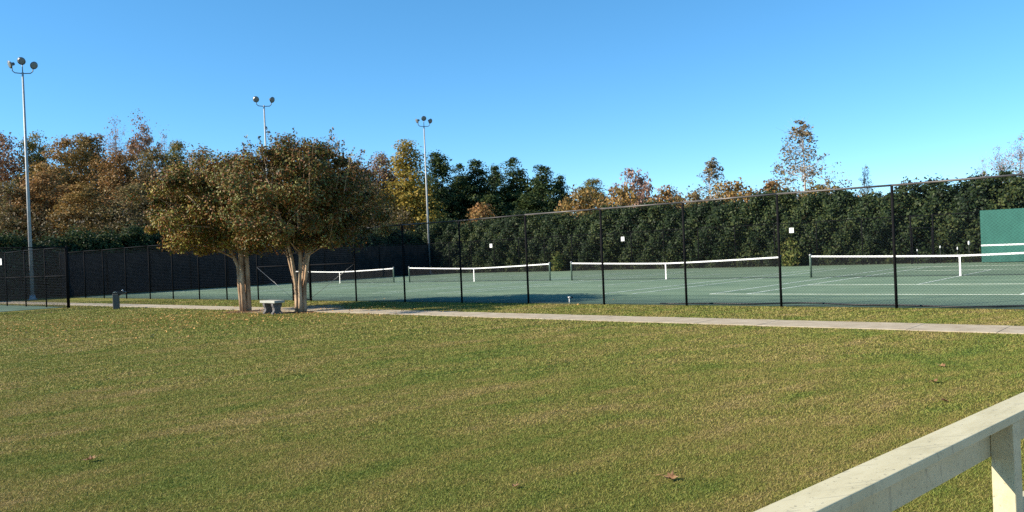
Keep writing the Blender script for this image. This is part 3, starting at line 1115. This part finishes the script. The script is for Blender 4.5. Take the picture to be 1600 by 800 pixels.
for k, px, yt, d, w, lab in [
    (('low_rust', 0), 755, 318, 98, 70, 'orange bushy tree in front of the dark pines'),
    (('low_golden', 0), 912, 296, 88, 80, 'golden bushy tree at the foot of the last pine'),
    (('olive', 1), 930, 283, 104, 62, 'dark green treetop behind the golden bushy tree'),
    (('low_pinkgrey', 0), 992, 268, 100, 70, 'pinkish-grey rounded treetop above the hedge'),
    (('low_golden', 0), 976, 294, 86, 84, 'golden-olive bush below the pinkish-grey treetop'),
    (('low_rust', 0), 1042, 292, 90, 60, 'red-brown bush between the pinkish-grey treetop and small sycamore'),
    (('low_brown', 0), 1085, 294, 84, 70, 'brown bush beneath the small sycamore'),
    (('low_golden', 0), 1150, 286, 82, 90, 'golden bush between the two sycamores'),
    (('low_rust', 0), 1205, 282, 80, 90, 'orange-gold bush beneath the tall sycamore'),
    (('low_golden', 0), 1285, 292, 78, 90, 'golden-green bush on the far side of the tall sycamore'),
]:
    place_tree(k, px, yt, d, w, lab, RG)
s1 = place_tree(('syca', 0), 1258, 190, 84, 128, 'tall sycamore with pale bare branches and few leaves', 'sycamores rising above the hedge', 'sycamore_tree')
s2 = place_tree(('syca', 1), 1117, 247, 88, 76, 'smaller sycamore with an olive leafy top tuft', 'sycamores rising above the hedge', 'sycamore_tree')
s3 = place_tree(('syca', 1), 1357, 256, 86, 34, 'thin sparse sapling treetop, smallest of the bare ones', 'sycamores rising above the hedge', 'sycamore_tree')
for s_, (px, yt, d, k) in ((s1, (1256, 190, 84, 1.0)), (s2, (1117, 247, 88, 1.0))):
    (tm, cm), H0, R0 = PROTO[('tuft', 0)]
    zt = top_z(px, yt, d)
    link('leafy_top', cm, s_, loc=(0, 0, zt - 2.35 * k), scale=(1.25 * k, 1.25 * k, k))
place_tree(('bare', 1), 1540, 246, 80, 30, 'smallest greyish bare treetop, first past the end of the open sky', RG)
place_tree(('bare', 0), 1566, 230, 80, 58, 'greyish bare tree above the hedge near the backboard', RG)
place_tree(('bare', 1), 1602, 210, 82, 74, 'taller pink-grey bare tree cut by the picture edge above the backboard', RG)

# far-off wood closing the gaps: a bank of leaf masses far behind
rng = np.random.default_rng(5)


def wood_bank(name, px0, px1, depth, ytop, lsize, n, mat, spread=6.0, lump=0.16):
    pxs = rng.uniform(px0, px1, n)
    A = at_d(px0, depth)
    B = at_d(px1, depth)
    q = (pxs - px0) / (px1 - px0)
    hx = np.array([top_z(p, ytop, depth) for p in pxs])
    hx = hx * (1 - lump + lump * np.sin(pxs * 0.11) * np.sin(pxs * 0.047 + 2) + 0.06 * np.sin(pxs * 0.31))
    z = hx * rng.uniform(0, 1, n) ** 0.8
    y = A.y + (B.y - A.y) * q + rng.uniform(-spread, spread, n)
    x = A.x + (B.x - A.x) * q + rng.normal(0, 0.5, n)
    C = np.stack([x, y, z], -1)
    N = rng.normal(0, 1.0, (n, 3)) + np.array([-0.2, -0.3, 0.4])
    link(name, np_mesh(name, leaf_quads(C, N, lsize, rng), 4, mat), kind='stuff')


wood_bank('far_wood', -60, 640, 118, 240, 0.18, 90000, ML['brown'])
wood_bank('far_pine_wood', 600, 888, 124, 276, 0.30, 20000, ML['pine'])
wood_bank('far_low_wood', 880, 1720, 104, 306, 0.30, 14000, ML['rust'], 5, 0.05)
wood_bank('undergrowth', -80, 640, 88, 318, 0.14, 30000, ML['thicket'], 4, 0.12)


# ---------------------------------------------------------------- hedges
def hedge(name, label, u_of, length, depth, height, lsize, n, seed, mat, loc, rz, bump=0.5):
    """local x along the hedge, y into it (0 = front face)"""
    r = np.random.default_rng(seed)
    t_ = thing(name, label, 'hedge', loc, rz)
    ph = r.uniform(0, 6, 6)

    def front(x, z):
        return (0.26 * np.sin(x * 0.55 + ph[0]) * np.sin(z * 0.9 + ph[1]) + 0.26 * np.sin(x * 1.3 + z * 0.8 + ph[2]) * np.cos(z * 1.3 + x * 0.21) + 0.24 * np.sin(x * 2.9 - z * 1.9 + ph[3]) + 0.16 * np.sin(x * 5.3 + z * 4.1))

    def top(x):
        return height - 0.1 + bump * (0.5 * np.sin(x * 0.5 + ph[4]) + 0.45 * np.sin(x * 1.25 + ph[5]) + 0.38 * np.sin(x * 3.1 + ph[1]) + 0.2 * np.sin(x * 7.3 + ph[2]))
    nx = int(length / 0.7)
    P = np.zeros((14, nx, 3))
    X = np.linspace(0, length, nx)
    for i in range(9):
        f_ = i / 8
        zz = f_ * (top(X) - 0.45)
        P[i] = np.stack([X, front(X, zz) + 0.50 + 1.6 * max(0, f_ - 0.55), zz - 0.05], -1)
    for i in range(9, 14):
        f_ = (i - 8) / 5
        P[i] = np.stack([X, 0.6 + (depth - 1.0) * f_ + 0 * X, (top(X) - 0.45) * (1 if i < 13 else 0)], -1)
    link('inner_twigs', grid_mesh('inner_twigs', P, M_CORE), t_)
    x = r.uniform(0, length, n)
    isf = r.uniform(0, 1, n) < 0.74
    zf = top(x) * r.uniform(0, 1, n) ** 0.85
    yf = front(x, zf) + r.uniform(-0.1, 0.45, n) + 1.6 * np.maximum(0, zf / height - 0.55)
    zt = top(x) + r.uniform(-0.45, 0.08, n) + 0.6 * r.uniform(0, 1, n) ** 8
    yt = r.uniform(0.6, depth - 0.4, n)
    C = np.stack([x, np.where(isf, yf, yt), np.where(isf, zf, zt)], -1)
    N = np.where(isf[:, None], np.array([0, -0.8, 0.45]), np.array([0, -0.2, 0.9])) + r.normal(0, 0.6, (n, 3))
    link('foliage', np_mesh('foliage', leaf_quads(C, N, lsize, r), 4, mat), t_)
    return t_


hedge('hedge', 'tall dark green hedge behind the far court fence', None, 72, 3.2, 5.1, 0.10, 105000, 3, ML['hedge'], W(U_W + 4.5, V_FAR + 1.5), FENCE_ROT)
hedge('hedge', 'leafy dark hedge rising over the windscreen fence', None, 66, 3.0, 4.5, 0.10, 74000, 4, ML['hedge'], W(U_W + 1.9, -6.0), math.atan2(SN, CS))
# young shrubs along the foot of the far fence, in the gaps between the nets
for px, w, h, lab in [(872, 1.0, 1.3, 'small green shrub in the gap between the second and third nets'),
                      (1236, 1.15, 1.5, 'small yellow-green shrub in the gap before the nearest net'),
                      (655, 0.9, 1.1, 'small green shrub at the shaded corner of the far fence')]:
    (tm, cm), H0, R0 = PROTO[('shrub', 0)]
    sh = thing('shrub', lab, 'shrub', W(on_v(px, V_FAR + 0.75), V_FAR + 0.75), px % 6, 'shrubs at the foot of the hedge')
    link('stem', tm, sh, scale=(w, w, h))
    link('crown', cm, sh, scale=(w, w, h))
# a brown trunk seen through the mid-railed fence
bt = at_d(68, 60)
tk = thing('tree_stump', 'tall brown broken trunk seen through the mid-railed fence', 'tree trunk', bt)
link('trunk', MB().tube([(0, 0, -0.05), (0.02, 0, 0.9), (0.0, 0.03, 1.9), (0.05, 0, 2.5)], [0.33, 0.27, 0.25, 0.21], 9).mesh('trunk', MB_BROWN, True), tk)

# ---------------------------------------------------------------- the two crape myrtles
c1 = at_z(384, 486.5)
c2 = at_z(470, 488)
cm1 = build_tree(41, 5.75, 2.5, 2.5, VASE1, 265, 270, 0.46, 0.045, ML['crape'], MB_CRAPE, 0.095, 70, 90, stems=5, center=(-0.8, 0.2), spikes=85, top_bias=0.78, shell=0.52, fork_h=0.8, lobes=1.1)
cm2 = build_tree(47, 5.95, 2.45, 2.72, VASE, 270, 270, 0.46, 0.045, ML['crapegreen'], MB_CRAPE, 0.070, 70, 90, stems=6, center=(0.15, 0.1), spikes=95, top_bias=0.78, shell=0.52, fork_h=0.38, lobes=1.35)
for (tm, cm), p, lab in ((cm1, c1, 'crape myrtle with a thick pale trunk beside the bench, crown leaning over the fence'),
                         (cm2, c2, 'crape myrtle with slender spreading stems between the bench and the nets')):
    t_ = thing('crape_myrtle', lab, 'tree', (p.x, p.y, 0), 0, 'pair of crape myrtles by the bench')
    ky = 1.0 if p is c1 else 1.2
    link('trunk', tm, t_, scale=(1, ky, 1))
    link('crown', cm, t_, scale=(1, ky, 1))


def blob_sheet(name, c, rx, ry, z, mat, seed, rz=0.0):
    r = random.Random(seed)
    mb = MB()
    n = 40
    mb.v.append((0, 0, 0.02))
    ph = [r.uniform(0, 6) for _ in range(3)]
    for ring in (0.5, 1.0):
        for k in range(n):
            a = 2 * math.pi * k / n
            q = ring * (1 + 0.10 * math.sin(3 * a + ph[0]) + 0.07 * math.sin(7 * a + ph[1]) + 0.05 * math.sin(13 * a + ph[2]))
            mb.v.append((rx * q * math.cos(a), ry * q * math.sin(a), 0.015 if ring < 1 else 0.0))
    for k in range(n):
        k2 = (k + 1) % n
        mb.f.append((0, 1 + k, 1 + k2))
        mb.f.append((1 + k, 1 + n + k, 1 + n + k2, 1 + k2))
    return link(name, mb.mesh(name, mat, True), loc=(c[0], c[1], z), rot=(0, 0, rz), kind='structure')


blob_sheet('mulch_bed', c1 + Vector((0.3, -0.1, 0)), 1.15, 0.75, 0.006, M_MULCH, 1, 0.3)
blob_sheet('mulch_bed', c2 + Vector((0.2, -0.05, 0)), 0.95, 0.6, 0.006, M_MULCH, 2, -0.2)
SOIL = at_z(466, 483)
blob_sheet('bare_soil', SOIL, 1.9, 2.0, 0.0035, M_SOIL, 3, FENCE_ROT)

# bench between the trunks
bpos = at_z(426, 490.5)
ba = math.radians(-45)
bench = thing('stone_bench', 'pale cast-stone bench on two carved legs between the crape myrtles', 'bench', (bpos.x, bpos.y, 0), ba)
seat = bevel(MB().box((0, 0, 0), (1.05, 0.40, 0.085)).mesh('seat', M_BENCH), 0.012, 2)
link('seat', seat, bench, loc=(0, 0, 0.435))
leg_out = [(-0.19, 0), (0.19, 0), (0.185, 0.05), (0.14, 0.09), (0.115, 0.15), (0.125, 0.22), (0.16, 0.28), (0.175, 0.34), (0.17, 0.392),
           (-0.17, 0.392), (-0.175, 0.34), (-0.16, 0.28), (-0.125, 0.22), (-0.115, 0.15), (-0.14, 0.09), (-0.185, 0.05)]
leg_m = MB().prism(leg_out, -0.065, 0.065).mesh('leg', M_BLEG)
for s in (-1, 1):
    link('leg', leg_m, bench, loc=(s * 0.30, 0, 0), rot=(0, 0, math.pi / 2))

# drinking fountain by the path
fp = at_z(182, 483)
ft = thing('drinking_fountain', 'grey pebbled post fountain with a dark basin beside the path', 'drinking fountain', (fp.x, fp.y, 0), 0.25)
link('pedestal', bevel(MB().box((0, 0, 0.345), (0.25, 0.25, 0.69)).mesh('pedestal', M_PEDESTAL), 0.02, 2), ft)
arm = MB()
arm.prism([(-0.13, 0.69), (0.13, 0.69), (0.16, 0.60), (0.24, 0.645), (0.42, 0.70), (0.43, 0.76), (0.30, 0.80), (-0.13, 0.75)], -0.11, 0.11)
link('basin', bevel(arm.mesh('basin', M_BASIN), 0.012, 1), ft)
sp = link('spout', MB().tube([(0.30, 0, 0.79), (0.30, 0, 0.84), (0.26, 0, 0.86)], 0.016, 8).mesh('spout', M_CHROME, True), ft)
link('push_plate', MB().box((0.0, -0.02, 0.765), (0.16, 0.12, 0.02)).mesh('push_plate', M_CHROME), ft)


# sprinklers: one at the near fence, a few along the far fence
def sprinkler(label, loc, h, rz, group='white-headed sprinklers along the far fence'):
    t_ = thing('sprinkler', label, 'sprinkler', loc, rz, group)
    link('riser', MB().tube([(0, 0, 0), (0, 0, h * 0.84)], 0.018, 6).mesh('riser', M_HOSE if h > 0.5 else M_WHITE, True), t_)
    hr = 0.05 if h < 0.5 or h > 1.2 else 0.034
    hd = MB().lathe([(hr * 0.6, h * 0.82), (hr, h * 0.85), (hr, h * 0.96), (hr * 0.4, h)], 10)
    link('head', hd.mesh('head', M_WHITE, True), t_)
    link('arm', MB().box((0.05, 0, h * 0.86), (0.17, 0.035, 0.05), 0.3).mesh('arm', M_BLACK), t_)
    return t_


sprinkler('small white and dark sprinkler at the foot of the long fence', at_z(890, 474.5), 0.24, 0.4, None)
for px, h, lab in ((1434, 0.95, 'white sprinkler head under the far fence gate'), (1470, 1.12, 'white sprinkler head just past the far fence gate'),
                   (1497, 1.02, 'white sprinkler head midway between gate and backboard'), (1515, 1.35, 'tallest white sprinkler head close to the backboard')):
    sprinkler(lab, W(on_v(px, V_FAR - 0.5), V_FAR - 0.5, 0.008), h, px % 5)

# black hose along the court edge
hp = []
for i in range(30):
    u = 1.0 + i * 0.42
    hp.append(W(u, V_NEAR + 0.75 + 0.28 * math.sin(u * 0.9) + 0.15 * math.sin(u * 2.3), 0.032))
link('garden_hose', MB().tube(hp, 0.022, 6).mesh('garden_hose', M_HOSE, True), label='black hose lying along the court edge inside the fence', category='hose')

# ---------------------------------------------------------------- cream railing close by
h_r = 0.89
A1 = at_z(1600, 639.5, h_r)
A2 = at_z(1278, 800, h_r)
B1 = at_z(1600, 613, h_r)
B2 = at_z(1170, 800, h_r)
rdir = ((A1 - A2).normalized() + (B1 - B2).normalized()).normalized()
rang = math.atan2(rdir.y, rdir.x)
perp = Vector((-rdir.y, rdir.x, 0))
wA = (B1 - A1).dot(perp)
wB = (B2 - A2).dot(perp)
WID = (wA + wB) / 2
print('rail dir', rdir, 'width', wA, wB, 'dist', A1.dot(perp), A2.dot(perp))
a0 = (A1.dot(perp) + A2.dot(perp)) / 2          # near edge of the cap
s0 = A2.dot(rdir)
rail = thing('railing', 'cream painted wooden railing close to the viewer, scratched on top', 'railing', perp * a0, rang)
Ls, Le = s0 - 2.6, s0 + 7.0
cap = bevel(MB().box(((Ls + Le) / 2, WID / 2, h_r - 0.021), (Le - Ls, WID, 0.042)).mesh('cap_board', M_CREAM), 0.004, 2)
link('cap_board', cap, rail)
sb_t = 0.036
link('side_board', bevel(MB().box(((Ls + Le) / 2, WID - 0.006 - sb_t / 2, h_r - 0.044 - 0.09), (Le - Ls, sb_t, 0.18)).mesh('side_board', M_CREAM), 0.003, 1), rail)
link('lower_board', bevel(MB().box(((Ls + Le) / 2, WID - 0.006 - sb_t / 2, 0.30), (Le - Ls, sb_t, 0.12)).mesh('lower_board', M_CREAM), 0.003, 1), rail)
pcn = at_z(1584, 662, h_r - 0.043)
ps = pcn.dot(rdir)
PW = WID - 0.006 - sb_t - 0.002 - 0.006
for k in (-1, 0, 1, 2):
    link('post', bevel(MB().box((ps + PW / 2 + 2.2 * k, 0.006 + PW / 2, (h_r - 0.044) / 2 - 0.03), (PW, PW, h_r - 0.044 + 0.06)).mesh('post', M_CREAM), 0.003, 1), rail)

# unseen pavement, added on the viewer's side to bounce warm sun onto the railing
tp = MB()
q0, q1 = Ls - 0.5, Le + 0.5
for a_, b_ in ((q0, a0 - 7.0), (q1, a0 - 7.0), (q1, a0 - 0.06), (q0, a0 - 0.06)):
    w_ = rdir * a_ + perp * b_
    tp.v.append((w_.x, w_.y, 0.012))
tp.f.append((0, 1, 2, 3))
link('unseen_bounce_pavement', tp.mesh('unseen_bounce_pavement', M_CONC), kind='structure')

# ---------------------------------------------------------------- fallen leaves
LEAF_OUT = [(0, -0.55), (0.10, -0.30), (0.48, -0.34), (0.34, -0.05), (0.62, 0.12), (0.30, 0.22), (0.26, 0.40), (0.10, 0.34), (0.0, 0.62),
            (-0.12, 0.34), (-0.30, 0.42), (-0.28, 0.20), (-0.60, 0.10), (-0.36, -0.06), (-0.46, -0.36), (-0.10, -0.30)]


def dry_leaf(label, px, py, size, seed, curl=0.5):
    r = random.Random(seed)
    mb = MB()
    pts = []
    for x, y in LEAF_OUT:
        x *= 1 + r.uniform(-.12, .12)
        y *= 1 + r.uniform(-.12, .12)
        pts.append((x, y))

    def lift(x, y):
        return size * (0.10 + curl * (abs(x) ** 1.6) * 0.9 + curl * 0.35 * y * y + 0.05 * math.sin(x * 9 + seed))
    n_ = len(pts)
    mb.v.append((0, 0, lift(0, 0)))
    for q in (0.5, 1.0):
        for x, y in pts:
            mb.v.append((x * q * size, y * q * size, lift(x * q, y * q)))
    for k in range(n_):
        k2 = (k + 1) % n_
        mb.f.append((0, 1 + k, 1 + k2))
        mb.f.append((1 + k, 1 + n_ + k, 1 + n_ + k2, 1 + k2))
    p = at_z(px, py)
    t_ = link('fallen_leaf', mb.mesh('fallen_leaf', M_DRY), loc=(p.x, p.y, 0.014), rot=(r.uniform(-.25, .25), r.uniform(-.25, .25), r.uniform(0, 6.28)),
              label=label, category='leaf', group='dry leaves fallen on the lawn')
    link('stalk', MB().tube([(0, -0.5 * size, lift(0, -.5)), (0.05 * size, -0.85 * size, lift(0, -.5) + 0.01), (0.02 * size, -1.1 * size, lift(0, -.5))], 0.002, 4).mesh('stalk', M_DRY), t_)


dry_leaf('large curled brown leaf alone on the lawn below the drinking fountain', 142, 722, 0.105, 1, 0.9)
dry_leaf('big dark-hollowed brown leaf on the lawn close to the railing end', 1048, 751, 0.100, 2, 0.9)
dry_leaf('small orange-brown leaf near the bottom middle of the lawn', 806, 763, 0.060, 3, 0.6)
dry_leaf('dark curled leaf on the lawn, midway of three above the railing', 1461, 599, 0.085, 4, 1.1)
dry_leaf('reddish leaf on the lawn, farthest of three above the railing', 1472, 574, 0.095, 5, 0.6)
dry_leaf('pale pink-brown leaf on the lawn, lowest of three above the railing', 1475, 629, 0.080, 6, 0.8)
rng = np.random.default_rng(21)
n = 2600
cx = np.where(rng.uniform(0, 1, n) < 0.55, c1.x - 1.2, c2.x - 0.2)
C = np.stack([cx + rng.normal(-0.6, 3.8, n), 27.4 + rng.normal(0, 3.0, n), 0.03 + rng.uniform(0, 0.02, n)], -1)
C = C[(C[:, 1] < 31.5) | (C[:, 1] > 33.2)]
N = np.array([0, 0, 1.0]) + rng.normal(0, 0.4, (len(C), 3))
link('leaf_litter', np_mesh('leaf_litter', leaf_quads(C, N, 0.030, rng), 4, M_LITTER), kind='stuff')

# ---------------------------------------------------------------- grass blades on the lawn
rng = np.random.default_rng(77)
parts = []
for y0, y1, dens, bw, bh in ((2.6, 5.0, 6500, 0.0036, 0.017), (5.0, 8.0, 7000, 0.0040, 0.017), (8.0, 12.0, 3000, 0.0065, 0.019),
                             (12.0, 18.0, 1200, 0.011, 0.022), (18.0, 30.0, 420, 0.017, 0.030),
                             (30.0, 46.0, 150, 0.030, 0.034)):
    yy = rng.uniform(y0, y1, int((y1 - y0) * (2 * (0.66 * y1 + 2.2)) * dens))
    xx = rng.uniform(-1, 1, len(yy)) * (0.66 * y1 + 2.2)
    keep = np.abs(xx) < 0.66 * yy + 2.2
    xx, yy = xx[keep], yy[keep]
    uu = -SN * xx + CS * yy
    vv = CS * xx + SN * yy
    pv = 16.98 + 0.34 * np.clip((uu - 4) / 16, 0, 1)
    edge = 0.57 + 0.07 * np.sin(uu * 2.1) + 0.05 * np.sin(uu * 5.3) + rng.normal(0, 0.03, len(uu))
    ok = (vv < pv - edge) | ((vv > pv + edge) & (vv < V_NEAR - 0.02))
    ok &= ~((uu > cu) & (vv < cv + 0.3))
    for qx, qy, ra, rb in ((c1.x + 0.3, c1.y - 0.1, 1.1, 0.7), (c2.x + 0.2, c2.y, 0.95, 0.6), (SOIL.x, SOIL.y, 1.7, 1.8)):
        ok &= ((xx - qx) / ra) ** 2 + ((yy - qy) / rb) ** 2 > rng.uniform(0.55, 1.15, len(xx))
    ok &= (xx * perp.x + yy * perp.y) > a0 - 0.02
    xx, yy = xx[ok], yy[ok]
    m = len(xx)
    a = rng.uniform(0, 2 * math.pi, m)
    h = bh * rng.uniform(0.45, 1.25, m)
    w = bw * rng.uniform(0.6, 1.3, m)
    lean = rng.uniform(0.2, 1.9, m) * h
    la = rng.uniform(0, 2 * math.pi, m)
    zb = np.zeros(m)
    p0 = np.stack([xx - np.cos(a) * w, yy - np.sin(a) * w, zb - 0.003], -1)
    p1 = np.stack([xx + np.cos(a) * w, yy + np.sin(a) * w, zb - 0.003], -1)
    p2 = np.stack([xx + np.cos(la) * lean, yy + np.sin(la) * lean, zb + h], -1)
    parts.append(np.stack([p0, p1, p2], 1).reshape(-1, 3))
gv = np.concatenate(parts)
print('blades', len(gv) // 3)
link('grass', np_mesh('grass', gv, 3, M_BLADE), kind='stuff')
